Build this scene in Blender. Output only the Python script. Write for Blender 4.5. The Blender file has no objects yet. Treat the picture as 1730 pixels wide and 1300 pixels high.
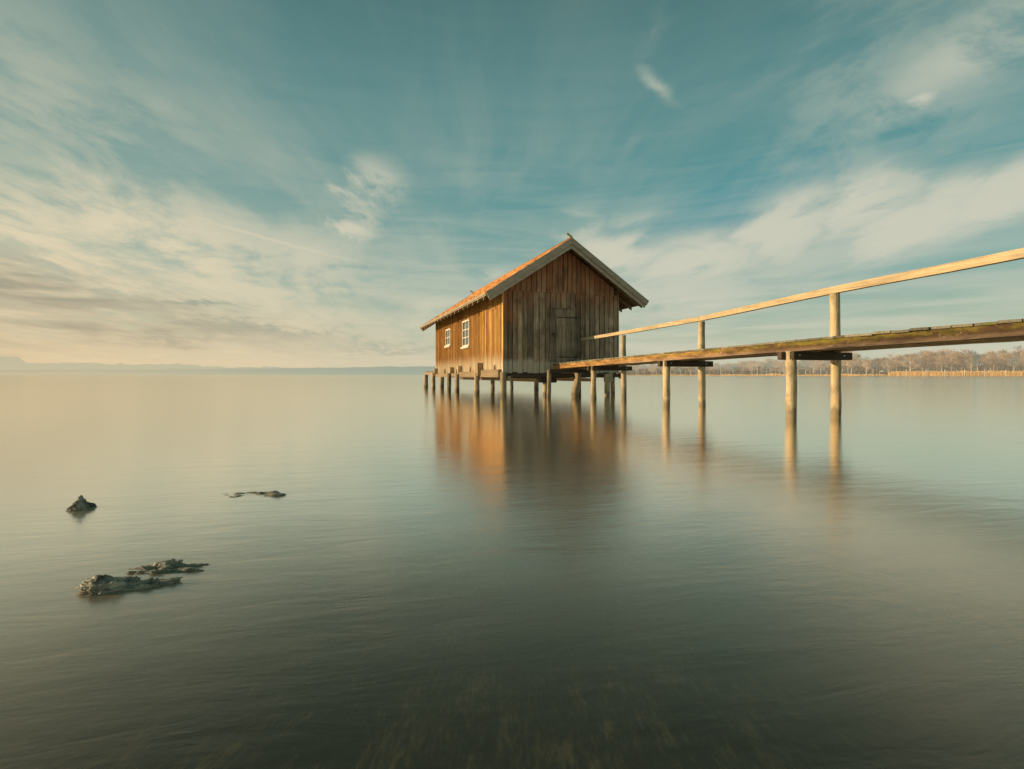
import bpy, bmesh, math, random
from mathutils import Vector, Matrix, noise as mn

random.seed(7)
scene = bpy.context.scene
COL = scene.collection
F = 880.0 / 1730.0            # focal length in frame widths
CAM_H = 0.9

# ------------------------------------------------------------------ node helpers
class G:
    """tiny wrapper for writing shader maths"""
    def __init__(self, tree):
        self.t = tree
    def node(self, typ, **kw):
        n = self.t.nodes.new(typ)
        for k, v in kw.items():
            setattr(n, k, v)
        return n
    def put(self, sock, v):
        if isinstance(v, bpy.types.NodeSocket):
            self.t.links.new(v, sock)
        elif v is not None:
            if sock.type in ('RGBA',) and len(v) == 3:
                v = (*v, 1.0)
            sock.default_value = v
    def m(self, op, a, b=None, c=None, clamp=False):
        n = self.node('ShaderNodeMath', operation=op, use_clamp=clamp)
        self.put(n.inputs[0], a)
        if b is not None: self.put(n.inputs[1], b)
        if c is not None: self.put(n.inputs[2], c)
        return n.outputs[0]
    def add(self, a, b): return self.m('ADD', a, b)
    def sub(self, a, b): return self.m('SUBTRACT', a, b)
    def mul(self, a, b): return self.m('MULTIPLY', a, b)
    def div(self, a, b): return self.m('DIVIDE', a, b)
    def mad(self, a, b, c): return self.m('MULTIPLY_ADD', a, b, c)
    def sat(self, a): return self.m('ADD', a, 0.0, clamp=True)
    def smooth(self, x, lo, hi, a=0.0, b=1.0):
        n = self.node('ShaderNodeMapRange', interpolation_type='SMOOTHSTEP')
        self.put(n.inputs[0], x)
        n.inputs[1].default_value = lo; n.inputs[2].default_value = hi
        n.inputs[3].default_value = a; n.inputs[4].default_value = b
        return n.outputs[0]
    def mix(self, f, a, b, blend='MIX'):
        n = self.node('ShaderNodeMix', data_type='RGBA', blend_type=blend)
        self.put(n.inputs[0], f)
        self.put(n.inputs[6], a); self.put(n.inputs[7], b)
        return n.outputs[2]
    def ramp(self, x, stops, interp='LINEAR'):
        n = self.node('ShaderNodeValToRGB')
        n.color_ramp.interpolation = interp
        e = n.color_ramp.elements
        while len(e) > 1: e.remove(e[-1])
        e[0].position = stops[0][0]; e[0].color = (*stops[0][1], 1)
        for p, c in stops[1:]:
            q = e.new(p); q.color = (*c, 1)
        self.put(n.inputs[0], x)
        return n.outputs[0]
    def xyz(self, v):
        n = self.node('ShaderNodeSeparateXYZ'); self.put(n.inputs[0], v)
        return n.outputs
    def vec(self, x, y, z):
        n = self.node('ShaderNodeCombineXYZ')
        for i, v in enumerate((x, y, z)): self.put(n.inputs[i], v)
        return n.outputs[0]
    def scale(self, v, s, off=(0, 0, 0)):
        n = self.node('ShaderNodeMapping')
        self.put(n.inputs[0], v)
        n.inputs['Scale'].default_value = s
        n.inputs['Location'].default_value = off
        return n.outputs[0]
    def noise(self, v, s=1.0, det=4.0, rough=0.5, dist=0.0):
        n = self.node('ShaderNodeTexNoise')
        self.put(n.inputs['Vector'], v)
        n.inputs['Scale'].default_value = s
        n.inputs['Detail'].default_value = det
        n.inputs['Roughness'].default_value = rough
        n.inputs['Distortion'].default_value = dist
        return n.outputs[0]

def new_mat(name):
    m = bpy.data.materials.new(name)
    m.use_nodes = True
    m.node_tree.nodes.clear()
    g = G(m.node_tree)
    out = g.node('ShaderNodeOutputMaterial')
    return m, g, out

def lin(r, g, b):
    f = lambda c: (c / 12.92) if c <= 0.04045 else ((c + 0.055) / 1.055) ** 2.4
    return (f(r / 255), f(g / 255), f(b / 255))

def principled(g, out, color, rough=0.8, bump=None, bump_d=0.01, bump_s=0.6, spec=0.3):
    p = g.node('ShaderNodeBsdfPrincipled')
    g.put(p.inputs['Base Color'], color)
    g.put(p.inputs['Roughness'], rough)
    p.inputs['Specular IOR Level'].default_value = spec
    if bump is not None:
        b = g.node('ShaderNodeBump')
        b.inputs['Strength'].default_value = bump_s
        b.inputs['Distance'].default_value = bump_d
        g.put(b.inputs['Height'], bump)
        g.t.links.new(b.outputs[0], p.inputs['Normal'])
    g.t.links.new(p.outputs[0], out.inputs[0])
    return p

def wood(name, dark, light, axis='z', tint=0.35, moss=None, rough=0.82, post=None, grain=1.0):
    """weathered timber; grain runs along the given local axis; 'tint' attribute varies each board"""
    m, g, out = new_mat(name)
    tc = g.node('ShaderNodeTexCoord').outputs['Object']
    at = g.node('ShaderNodeAttribute', attribute_name='tint').outputs['Fac']
    hi, lo = 26.0 * grain, 1.3
    s = {'z': (hi, hi, lo), 'y': (hi, lo, hi), 'x': (lo, hi, hi)}[axis]
    off = g.mul(at, 37.0)
    vv = g.node('ShaderNodeVectorMath', operation='ADD')
    g.put(vv.inputs[0], g.scale(tc, s)); g.put(vv.inputs[1], g.vec(off, off, off))
    n1 = g.noise(vv.outputs[0], 1.0, 5, 0.6)
    n2 = g.noise(tc, 1.7, 4, 0.6)
    x, y, z = g.xyz(tc)
    f = g.sat(g.add(g.mad(n1, 1.5, -0.45), g.mul(g.sub(n2, 0.5), 0.9)))
    c = g.mix(f, dark, light)
    k = g.mad(at, tint * 2, 1 - tint)
    c = g.mix(1.0, c, g.vec(k, k, k), 'MULTIPLY')
    if post:
        c = post(g, c, tc, x, y, z, n1, n2, at)
    principled(g, out, c, rough, n1, 0.006, 0.7)
    return m

# ------------------------------------------------------------------ mesh helpers
class MB:
    def __init__(self):
        self.bm = bmesh.new()
        self.tl = self.bm.faces.layers.float.new('tint')
    def poly(self, pts, t=0.5):
        f = self.bm.faces.new([self.bm.verts.new(p) for p in pts])
        f[self.tl] = t
        return f
    def hexa(self, p, t=0.5):
        """p: 8 points, bottom ring 0-3 (ccw from above) then top ring 4-7"""
        v = [self.bm.verts.new(q) for q in p]
        for idx in ((3, 2, 1, 0), (4, 5, 6, 7), (0, 1, 5, 4), (1, 2, 6, 5), (2, 3, 7, 6), (3, 0, 4, 7)):
            f = self.bm.faces.new([v[i] for i in idx]); f[self.tl] = t
        return v
    def box(self, x0, x1, y0, y1, z0, z1, t=0.5):
        return self.hexa([(x0, y0, z0), (x1, y0, z0), (x1, y1, z0), (x0, y1, z0),
                          (x0, y0, z1), (x1, y0, z1), (x1, y1, z1), (x0, y1, z1)], t)
    def bar(self, a, b, w, h, up=(0, 0, 1), t=0.5):
        """rectangular bar from a to b, w across, h along up"""
        a, b = Vector(a), Vector(b)
        d = (b - a).normalized()
        s = d.cross(Vector(up)).normalized() * w / 2
        u = s.cross(d).normalized() * h / 2
        self.hexa([a - s - u, a + s - u, b + s - u, b - s - u, a - s + u, a + s + u, b + s + u, b - s + u], t)
    def tube(self, pts, radii, seg=12, t=0.5, wob=0.0, seed=0):
        rings = []
        n = len(pts)
        for i, (p, r) in enumerate(zip(pts, radii)):
            p = Vector(p)
            d = (Vector(pts[min(i + 1, n - 1)]) - Vector(pts[max(i - 1, 0)])).normalized()
            s = d.cross(Vector((0, 1, 0.02)) if abs(d.z) > 0.5 else Vector((0, 0, 1))).normalized()
            u = d.cross(s)
            ring = []
            for k in range(seg):
                a = 2 * math.pi * k / seg
                rr = r * (1 + wob * (mn.noise(Vector((math.cos(a) * 1.3 + seed, math.sin(a) * 1.3, p.z * 2.1 + i * .3))) ))
                ring.append(self.bm.verts.new(p + (s * math.cos(a) + u * math.sin(a)) * rr))
            rings.append(ring)
        for i in range(n - 1):
            for k in range(seg):
                f = self.bm.faces.new((rings[i][k], rings[i][(k + 1) % seg], rings[i + 1][(k + 1) % seg], rings[i + 1][k]))
                f[self.tl] = t; f.smooth = True
        for r_ in (rings[0][::-1], rings[-1]):
            f = self.bm.faces.new(r_); f[self.tl] = t
    def build(self, name, mat, parent=None, loc=None, bevel=0.0):
        self.bm.normal_update()
        bmesh.ops.recalc_face_normals(self.bm, faces=self.bm.faces)
        me = bpy.data.meshes.new(name)
        self.bm.to_mesh(me); self.bm.free()
        me.materials.append(mat)
        o = bpy.data.objects.new(name, me)
        COL.objects.link(o)
        if parent: o.parent = parent
        if loc: o.location = loc
        if bevel:
            md = o.modifiers.new('bevel', 'BEVEL'); md.width = bevel; md.segments = 2
            md.limit_method = 'ANGLE'
        return o

def tag(o, label=None, cat=None, group=None, kind=None):
    if label: o['label'] = label
    if cat: o['category'] = cat
    if group: o['group'] = group
    if kind: o['kind'] = kind
    return o

def empty(name, loc, rz=0.0):
    o = bpy.data.objects.new(name, None)
    COL.objects.link(o); o.location = loc; o.rotation_euler.z = rz
    o.empty_display_size = 0.3
    return o

def copy_tree(o, parent=None):
    c = o.copy(); COL.objects.link(c)
    if parent: c.parent = parent
    for ch in list(o.children): copy_tree(ch, c)
    return c

def R(d): return math.radians(d)
def pix(px, py_water=None, y=None):
    """world ground point seen at photo pixel px at depth y"""
    return ((px - 865) / 880 * y, y)

# ------------------------------------------------------------------ camera
cam = bpy.data.objects.new('camera', bpy.data.cameras.new('camera'))
COL.objects.link(cam)
cam.location = (0, 0, CAM_H)
cam.rotation_euler = (R(90), 0, 0)
cam.data.sensor_width = 36
cam.data.lens = 36 * F
cam.data.shift_y = -16 / 1730
cam.data.clip_start = 0.05
cam.data.clip_end = 200000
scene.camera = cam
scene.view_settings.view_transform = 'Standard'
scene.view_settings.look = 'None'
scene.view_settings.exposure = 0
scene.view_settings.gamma = 1

# ------------------------------------------------------------------ sun
TH = 0.339                                   # turn of the boathouse
sun_dir = Vector((-1.0, -0.045, 0)).normalized()
SUN_EL = R(8.0)
sd = Vector((sun_dir.x * math.cos(SUN_EL), sun_dir.y * math.cos(SUN_EL), math.sin(SUN_EL)))
sun = bpy.data.objects.new('sun', bpy.data.lights.new('sun', 'SUN'))
COL.objects.link(sun)
sun.data.energy = 5.0
sun.data.angle = R(0.7)
sun.data.color = (1.0, 0.76, 0.47)
sun.rotation_euler = sd.to_track_quat('Z', 'Y').to_euler()

# ------------------------------------------------------------------ sky
world = bpy.data.worlds.new("World"); scene.world = world
world.use_nodes = True
wt = world.node_tree; wt.nodes.clear()
g = G(wt)
wout = g.node('ShaderNodeOutputWorld'); bg = g.node('ShaderNodeBackground')
wt.links.new(bg.outputs[0], wout.inputs[0])
d = g.node('ShaderNodeTexCoord').outputs['Generated']
sky = g.node('ShaderNodeTexSky', sky_type='NISHITA')
sky.sun_disc = False
sky.sun_elevation = SUN_EL
sky.sun_rotation = math.atan2(sd.x, sd.y)
dx, dy, dz0 = g.xyz(d)
dz = g.m('MAXIMUM', dz0, 0.0)
az = g.m('ARCTAN2', dx, dy)
hor = g.m('SQRT', g.add(g.mul(dx, dx), g.mul(dy, dy)))
el = g.m('ARCTAN2', dz, hor)
# layer coordinates of a high cloud deck (streaks run away from the viewer)
inv = g.div(1.0, g.add(dz, 0.10))
cx = g.mul(dx, inv); cy = g.mul(dy, inv)
deck = g.vec(cx, cy, 0.0)
warp = g.noise(g.scale(deck, (1.1, 0.6, 1)), 1.0, 1, 0.5)
w2 = g.noise(g.scale(deck, (1.1, 0.6, 1), (7.3, 2.2, 0)), 1.0, 1, 0.5)
wx = g.mad(g.sub(warp, 0.5), 0.55, cx); wy = g.mad(g.sub(w2, 0.5), 1.2, cy)
streak = g.noise(g.vec(g.mul(wx, 2.2), g.mad(wx, 0.5, g.mul(wy, 0.85)), 0.3), 1.0, 6, 0.60)
fine = g.noise(g.vec(g.mad(wy, 1.0, g.mul(wx, 5.0)), g.mad(wx, -0.8, g.mul(wy, 2.8)), 1.7), 1.0, 6, 0.62)
puff = g.noise(g.vec(g.mul(az, 5.0), g.mul(el, 16.0), 4.0), 1.0, 5, 0.55)
flat = g.noise(g.vec(g.mul(az, 3.2), g.mul(el, 34.0), 8.0), 1.0, 4, 0.55, 0.6)
# angular coordinates bent a little so that the edges of the banks are ragged
wv = g.sub(puff, 0.5)
az_w = g.mad(g.sub(fine, 0.5), 0.16, g.mad(wv, 0.10, az))
el_w = g.mad(g.sub(streak, 0.5), 0.07, g.mad(g.sub(fine, 0.5), 0.05, el))

def ae(px, py):
    x, z = (px - 865) / 880, (634 - py) / 880
    return math.atan2(x, 1), math.atan2(z, math.hypot(x, 1))
def blob(px, py, rx, ry, ang=0.0, soft=1.0, A=None, E=None):
    """soft elliptical mask around the direction once seen at px,py (radii in degrees)"""
    a0, e0 = ae(px, py)
    u = g.sub(A or az_w, a0); v = g.sub(E or el_w, e0)
    ca, sa = math.cos(R(ang)), math.sin(R(ang))
    p = g.div(g.add(g.mul(u, ca), g.mul(v, sa)), R(rx))
    q = g.div(g.sub(g.mul(v, ca), g.mul(u, sa)), R(ry))
    r2 = g.add(g.mul(p, p), g.mul(q, q))
    return g.m('EXPONENT', g.mul(r2, -soft))

eln = g.div(el, math.pi / 2)
teal = g.ramp(eln, [(0.0, lin(190, 194, 170)), (0.05, lin(168, 186, 168)), (0.11, lin(130, 170, 165)),
                    (0.20, lin(92, 150, 152)), (0.30, lin(88, 138, 140)), (0.40, lin(74, 117, 119)), (0.6, lin(86, 112, 108)), (1.0, lin(90, 104, 94))])
nish = g.mix(1.0, sky.outputs[0], (0.10, 0.115, 0.095), 'MULTIPLY')
base = g.mix(0.10, teal, nish)
# warm glow around the low sun, on the left
az_s = math.atan2(sd.x, sd.y)
daz = g.sub(az, R(-60))
glow = g.m('EXPONENT', g.mul(g.mul(daz, daz), -1.7))
low = g.m('EXPONENT', g.mul(g.mul(el, el), -9.0))
warm_amt = g.sat(g.mul(glow, low))
base = g.mix(g.mul(warm_amt, 0.45), base, lin(212, 196, 156))
# cloud colours : cream, warmer towards the sun and horizon
cc = g.mix(g.sat(g.mul(glow, 1.1)), lin(208, 206, 187), lin(226, 215, 186))
lowc = g.m('EXPONENT', g.mul(el, -6.5))
cc = g.mix(g.mul(g.sat(g.mul(glow, lowc)), 0.9), cc, lin(244, 208, 156))
highc = g.smooth(el, R(16), R(36))
cc = g.mix(g.mul(highc, 0.8), cc, lin(158, 176, 160))

def mx(*a):
    r = a[0]
    for b in a[1:]: r = g.m('MAXIMUM', r, b)
    return r
# thin veil everywhere
veil = g.smooth(streak, 0.38, 0.80)
veilm = g.mul(g.mul(veil, g.add(0.24, g.mul(glow, 0.26))), g.smooth(el, R(18), R(36), 1.0, 0.45))
# big bank of cirrus on the left
bankL = mx(blob(-20, 410, 22, 8.0, -12), g.mul(blob(300, 410, 15, 5.0, -19), 0.95), g.mul(blob(520, 450, 9, 4.5, -14), 0.62),
           blob(-60, 570, 26, 7, 0), g.mul(blob(350, 575, 26, 3.8, 0), 0.9), g.mul(blob(120, 190, 17, 5, -40), 0.42), g.mul(blob(330, 270, 13, 3.5, -35), 0.36))
bankL = g.mul(bankL, g.smooth(g.add(g.mul(streak, 0.4), g.mul(fine, 0.6)), 0.35, 0.58))
bankL = g.m('MAXIMUM', bankL, g.mul(g.mul(glow, g.m('EXPONENT', g.mul(el, -6.0))), 0.80))
patch = g.mul(g.smooth(mx(blob(625, 318, 4.2, 3.2, 15, 1.1), blob(598, 368, 3.4, 2.0, -20, 1.1)), 0.2, 0.8), g.smooth(g.add(g.mul(fine, .7), g.mul(puff, .3)), 0.36, 0.60, 0, .85))
# the arching bank on the right
bankR = mx(blob(1040, 425, 6.5, 2.6, -2, 1.2), blob(1180, 440, 8, 3.6, 4), blob(1330, 385, 6.5, 4.2, 20, 1.3), blob(1450, 350, 6, 4.0, 5, 1.3),
           blob(1560, 375, 7, 3.0, 18), blob(1700, 335, 8, 2.6, 20, 1.2), g.mul(blob(1150, 490, 12, 3.5, 0), 0.75), g.mul(blob(1400, 430, 16, 4, 8), 0.55))
bankR = g.mul(g.smooth(bankR, 0.12, 0.95), g.smooth(g.add(g.mul(puff, 0.65), g.mul(fine, 0.35)), 0.24, 0.50))
horR = g.mul(g.smooth(flat, 0.36, 0.60), g.m('EXPONENT', g.mul(el, -7.0)))
horR = g.mul(horR, 1.0)
topR = g.mul(mx(g.mul(blob(1670, 75, 9, 3.4, 18), .85), g.mul(blob(1585, 165, 2.2, 0.9, 15), 1.0), g.mul(blob(1500, 110, 12, 8, 60), 0.35)), g.smooth(fine, 0.34, 0.62))
bits = mx(g.mul(blob(1112, 138, 2.3, 0.6, -40, 1.2, A=g.mad(g.sub(fine, .5), .05, az), E=g.mad(g.sub(puff, .5), .05, el)), 0.7), g.mul(blob(1088, 236, 1.2, 0.6, 30), 0.12), g.mul(blob(1100, 40, 1.4, 3.2, -10), 0.14), g.mul(blob(1080, 358, 2.5, 0.5, 0), 0.3),
          g.mul(blob(735, 512, 2.6, 0.8, 5), 0.6), g.mul(blob(840, 465, 1.6, 0.6, 5), 0.6), g.mul(blob(980, 385, 2.2, 2.0, 30), 0.55))
bits = g.mul(bits, g.smooth(fine, 0.30, 0.55))
# vapour trail
trail = blob(455, 404, 7.6, 0.16, -10.5, 1.4, A=az, E=g.mad(g.sub(fine, 0.5), 0.012, el))
trail = g.mul(trail, 0.6)
dens = g.m('SUBTRACT', 1.0, g.mul(g.mul(g.sub(1.0, g.sat(veilm)), g.sub(1.0, g.sat(bankL))), g.mul(g.mul(g.sub(1.0, g.sat(patch)), g.sub(1.0, g.sat(g.mul(bankR, 0.95)))), g.mul(g.sub(1.0, g.sat(horR)), g.mul(g.sub(1.0, g.sat(topR)), g.mul(g.sub(1.0, g.sat(bits)), g.sub(1.0, trail)))))))
dens = g.sat(g.mul(dens, 0.93))
# deep clear patch right of centre
clear = blob(1230, 352, 9, 2.6, 10)
base = g.mix(g.mul(clear, 0.6), base, lin(58, 140, 156))
c = g.mix(dens, base, cc)
# soft grey undersides low on the left, thin dark bands
shade = g.mul(mx(blob(40, 490, 14, 1.9, -9), blob(200, 552, 17, 1.7, -2), g.mul(blob(-150, 530, 14, 3, -6), 0.8)), g.smooth(g.add(g.mul(flat, 0.6), g.mul(streak, 0.4)), 0.32, 0.58))
c = g.mix(g.mul(shade, 0.9), c, lin(154, 150, 132))
band = mx(g.mul(blob(340, 516, 4.6, 0.25, -2, 1.2), 0.75), g.mul(blob(655, 590, 5.5, 0.45, -2), 0.6), g.mul(blob(450, 556, 6, 0.5, -2), 0.45))
c = g.mix(g.mul(band, 0.8), c, lin(128, 146, 136))
# haze just above the horizon
hz = g.m('EXPONENT', g.mul(el, -26.0))
hzc = g.mix(g.sat(g.mul(glow, 1.2)), lin(208, 203, 178), lin(233, 207, 166))
c = g.mix(g.mul(hz, 0.75), c, hzc)
g.put(bg.inputs[0], c)
bg.inputs[1].default_value = 1.0
world.cycles.sampling_method = 'MANUAL'
world.cycles.sample_map_resolution = 256

# ------------------------------------------------------------------ water
wm, g, out = new_mat('lake_water')
geo = g.node('ShaderNodeNewGeometry')
P = geo.outputs['Position']
x, y, z = g.xyz(P)
dist = g.m('SQRT', g.add(g.mul(x, x), g.mul(y, y)))
near = g.m('EXPONENT', g.div(dist, -9.0))
rot = g.node('ShaderNodeMapping'); g.put(rot.inputs[0], P); rot.inputs['Rotation'].default_value = (0, 0, R(-12))
wv1 = g.noise(g.scale(rot.outputs[0], (1.3, 4.6, 1)), 1.0, 6, 0.66, 0.5)
wv2 = g.noise(g.scale(rot.outputs[0], (3.0, 15.0, 1), (3, 1, 0)), 1.0, 4, 0.6)
wv3 = g.noise(g.scale(P, (0.05, 0.16, 1)), 1.0, 4, 0.55)
hgt = g.add(g.mul(wv1, 0.012), g.mul(wv2, 0.003))
bp = g.node('ShaderNodeBump'); bp.inputs['Strength'].default_value = 0.34; bp.inputs['Distance'].default_value = 1.0
g.put(bp.inputs['Height'], hgt)
gl = g.node('ShaderNodeBsdfGlossy'); gl.distribution = 'MULTI_GGX'
g.put(gl.inputs['Roughness'], g.add(g.mul(wv3, 0.08), g.smooth(dist, 2.0, 7.5, 0.19, 0.080)))
g.put(gl.inputs['Color'], g.mix(g.smooth(dist, 1.1, 4.2), (0.62, 0.46, 0.34), (1.0, 0.96, 0.88)))
g.t.links.new(bp.outputs[0], gl.inputs['Normal'])
df = g.node('ShaderNodeBsdfDiffuse')
mud = g.sat(g.mad(g.noise(g.scale(rot.outputs[0], (0.9, 2.6, 1)), 1.0, 5, 0.6, 0.4), 2.6, -0.8))
g.put(df.inputs['Color'], g.mix(mud, (0.50, 0.41, 0.285), (0.70, 0.58, 0.42)))
tr = g.node('ShaderNodeBsdfTransparent'); tr.inputs['Color'].default_value = (0.86, 0.74, 0.56, 1)
body = g.node('ShaderNodeMixShader')
g.put(body.inputs[0], g.smooth(dist, 1.3, 3.8, 0.95, 0.10))
g.t.links.new(df.outputs[0], body.inputs[1]); g.t.links.new(tr.outputs[0], body.inputs[2])
fr = g.node('ShaderNodeFresnel'); fr.inputs['IOR'].default_value = 1.33
g.t.links.new(bp.outputs[0], fr.inputs['Normal'])
fs = g.node('ShaderNodeMixShader')
g.put(fs.inputs[0], g.sub(1.0, g.m('POWER', g.sub(1.0, fr.outputs[0]), 5.0)))
g.t.links.new(body.outputs[0], fs.inputs[1]); g.t.links.new(gl.outputs[0], fs.inputs[2])
g.t.links.new(fs.outputs[0], out.inputs[0])
b = MB()
S = 90000
b.poly([(-S, -400, 0), (S, -400, 0), (S, S, 0), (-S, S, 0)])
tag(b.build('water', wm), kind='structure')

# lake bed: silt and blurred weed-grown stones
bedm, g, out = new_mat('lake_bed')
P = g.node('ShaderNodeNewGeometry').outputs['Position']
n1 = g.noise(g.scale(P, (4.5, 1.9, 1)), 1.0, 6, 0.62, 0.6)
n2 = g.noise(g.scale(P, (34, 7.0, 1)), 1.0, 5, 0.65)
n3 = g.noise(P, 0.9, 4, 0.6)
n4 = g.noise(g.scale(P, (70, 12.0, 1), (5, 2, 0)), 1.0, 4, 0.7)
f = g.add(g.mul(n1, 0.34), g.add(g.mul(n2, 0.28), g.add(g.mul(n4, 0.22), g.mul(n3, 0.16))))
c = g.ramp(f, [(0.45, (0.008, 0.007, 0.004)), (0.50, (0.10, 0.075, 0.045)), (0.54, (0.44, 0.29, 0.17)), (0.58, (1.0, 0.68, 0.42))])
c = g.mix(g.smooth(n3, 0.5, 0.75), c, (0.16, 0.085, 0.04))
bx_ = g.xyz(P)[0]
k = g.smooth(g.add(bx_, g.mul(g.sub(n3, .5), 1.5)), 0.2, 1.6, 1.0, 0.5)
c = g.mix(1.0, c, g.vec(k, k, k), 'MULTIPLY')
principled(g, out, c, 0.9)
b = MB()
# shelving bed: shallow at the camera, deeper further out
rows = [(-30, -0.12), (0.0, -0.22), (1.2, -0.30), (3, -0.5), (6, -0.85), (12, -1.3), (30, -1.9), (120, -4), (2500, -12)]
for i in range(len(rows) - 1):
    (ya, za), (yb, zb) = rows[i], rows[i + 1]
    w = 1500
    b.poly([(-w, ya, za), (w, ya, za), (w, yb, zb), (-w, yb, zb)])
tag(b.build('lake_bed', bedm), kind='structure')

# ------------------------------------------------------------------ timber materials
def bleach(z_hi, z_lo, col, soft=0.0):
    def fn(g, c, tc, x, y, z, n1, n2, at):
        zz = g.add(z, g.mul(g.sub(n2, 0.5), 0.45))
        zz = g.add(zz, g.mul(g.sub(at, 0.5), 0.12))
        f = g.smooth(zz, z_lo, z_hi, 0.95, 0.0)
        return g.mix(f, c, g.mix(n1, tuple(v * 0.65 for v in col), col))
    return fn
def side_post(g, c, tc, x, y, z, n1, n2, at):
    # sun bleached foot, brown stain above it, darker streaks from the eave
    n = g.noise(g.scale(tc, (3, 3, 0.5)), 1.0, 4, 0.6)
    st = g.smooth(g.add(z, g.mul(g.sub(n, 0.5), 0.8)), 1.45, 2.35, 0.55, 0.0)
    c = g.mix(st, c, (0.36, 0.17, 0.06))
    k = g.noise(g.scale(tc, (9, 9, 0.35)), 1.0, 3, 0.6)
    c = g.mix(g.smooth(k, 0.50, 0.72, 0, 0.6), c, (0.36, 0.15, 0.035))
    zz = g.add(z, g.add(g.mul(g.sub(n, 0.5), 0.55), g.mul(g.sub(at, 0.5), 0.25)))
    f = g.smooth(zz, 1.22, 1.85, 1.0, 0.0)
    c = g.mix(f, c, g.mix(n1, (0.50, 0.38, 0.23), (0.90, 0.74, 0.52)))
    # narrow dark gaps
    return c
def gable_post(g, c, tc, x, y, z, n1, n2, at):
    n = g.noise(g.scale(tc, (2.2, 1, 0.7), (4, 0, 1)), 1.0, 4, 0.6)
    red = g.smooth(g.add(z, g.mul(g.sub(n, 0.5), 2.2)), 3.3, 4.9)
    red = g.m('MAXIMUM', red, g.mul(g.smooth(g.add(x, g.mul(g.sub(n, .5), 1.0)), 0.9, 0.2), g.smooth(g.add(z, n), 2.9, 3.9)))
    c = g.mix(g.mul(red, 0.80), c, g.mix(n1, (0.19, 0.052, 0.020), (0.68, 0.27, 0.115)))
    pale = g.smooth(at, 0.86, 0.98, 0, 0.25)
    c = g.mix(pale, c, (0.30, 0.22, 0.15))
    dk = g.noise(g.scale(tc, (1.6, 1, 0.9), (1, 5, 1)), 1.0, 4, 0.6)
    c = g.mix(g.smooth(dk, 0.46, 0.72, 0, 0.6), c, (0.075, 0.048, 0.028))
    zz = g.add(z, g.add(g.mul(g.sub(n, 0.5), 0.25), g.mul(g.sub(at, 0.5), 0.10)))
    f = g.smooth(zz, 1.36, 1.62, 0.80, 0.0)
    return g.mix(f, c, g.mix(n1, (0.36, 0.29, 0.22), (0.78, 0.66, 0.52)))
def pile_post(g, c, tc, x, y, z, n1, n2, at):
    crack = g.noise(g.scale(tc, (17, 17, 0.55), (2, 7, 0)), 1.0, 3, 0.55)
    c = g.mix(g.smooth(crack, 0.60, 0.66, 0, 0.75), c, (0.07, 0.045, 0.025))
    blo = g.noise(g.scale(tc, (3.5, 3.5, 2.2), (6, 1, 0)), 1.0, 5, 0.65)
    c = g.mix(g.smooth(blo, 0.48, 0.66, 0, 0.6), c, (0.20, 0.155, 0.095))
    # wet dark foot with a ragged edge, algae just above the water
    zz = g.add(z, g.mul(g.sub(n2, 0.5), 0.22))
    wet = g.smooth(zz, 0.12, 0.26, 1.0, 0.0)
    c = g.mix(g.mul(wet, 0.5), c, (0.07, 0.060, 0.035))
    k = g.smooth(g.noise(g.scale(tc, (7, 7, 9)), 1.0, 3, 0.7), 0.60, 0.78, 0, 0.6)
    return g.mix(g.mul(k, g.smooth(z, 0.9, 0.2)), c, (0.32, 0.28, 0.20))
def moss_post(g, c, tc, x, y, z, n1, n2, at):
    n = g.noise(g.scale(tc, (6, 3.2, 6)), 1.0, 6, 0.68)
    m2 = g.noise(g.scale(tc, (1, 0.45, 1), (3, 0, 0)), 1.0, 3, 0.5)
    lich = g.noise(g.scale(tc, (14, 9, 14), (1, 2, 3)), 1.0, 4, 0.7)
    yf = g.smooth(y, -4.0, -8.0)                                  # nearer the land the timber is browner, mossier
    dark = g.smooth(y, -8.0, -13.0, 0, 0.88)
    c = g.mix(dark, c, g.mix(n1, (0.075, 0.035, 0.014), (0.22, 0.115, 0.05)))
    c = g.mix(g.smooth(lich, 0.56, 0.66, 0, 0.75), c, (0.55, 0.40, 0.22))
    zr_ = g.sub(z, g.mad(y, -0.0155, 1.285))
    top = g.smooth(g.add(zr_, g.mul(g.sub(n, 0.5), 0.22)), -0.02, 0.07)
    c = g.mix(g.mul(g.smooth(zr_, 0.0, -0.05), g.smooth(y, -3.0, -6.0, 0, .65)), c, g.mix(n1, (0.20, 0.12, 0.07), (0.50, 0.36, 0.24)))
    ms = g.mul(g.mul(g.smooth(n, 0.40, 0.54), top), g.mad(g.smooth(m2, 0.30, 0.50), 0.9, g.mul(yf, 0.1)))
    ms = g.mul(ms, g.mad(yf, 0.65, 0.35))
    c = g.mix(g.sat(ms), c, g.mix(lich, (0.16, 0.13, 0.014), (0.46, 0.34, 0.045)))
    stain = g.noise(g.scale(tc, (3, 1.6, 9), (3, 9, 1)), 1.0, 6, 0.68)
    k = g.mul(g.smooth(stain, 0.34, 0.62, 0.45, 1.15), g.smooth(y, -13.0, -7.5, 0.55, 1.0))
    k = g.mul(k, g.smooth(y, -12.0, -16.0, 1.0, 0.7))
    return g.mix(1.0, c, g.vec(k, k, k), 'MULTIPLY')
def deck_post(g, c, tc, x, y, z, n1, n2, at):
    n = g.noise(g.scale(tc, (5, 4, 6)), 1.0, 5, 0.65)
    return g.mix(g.smooth(n, 0.56, 0.66, 0, 0.8), c, (0.12, 0.13, 0.015))

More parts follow.
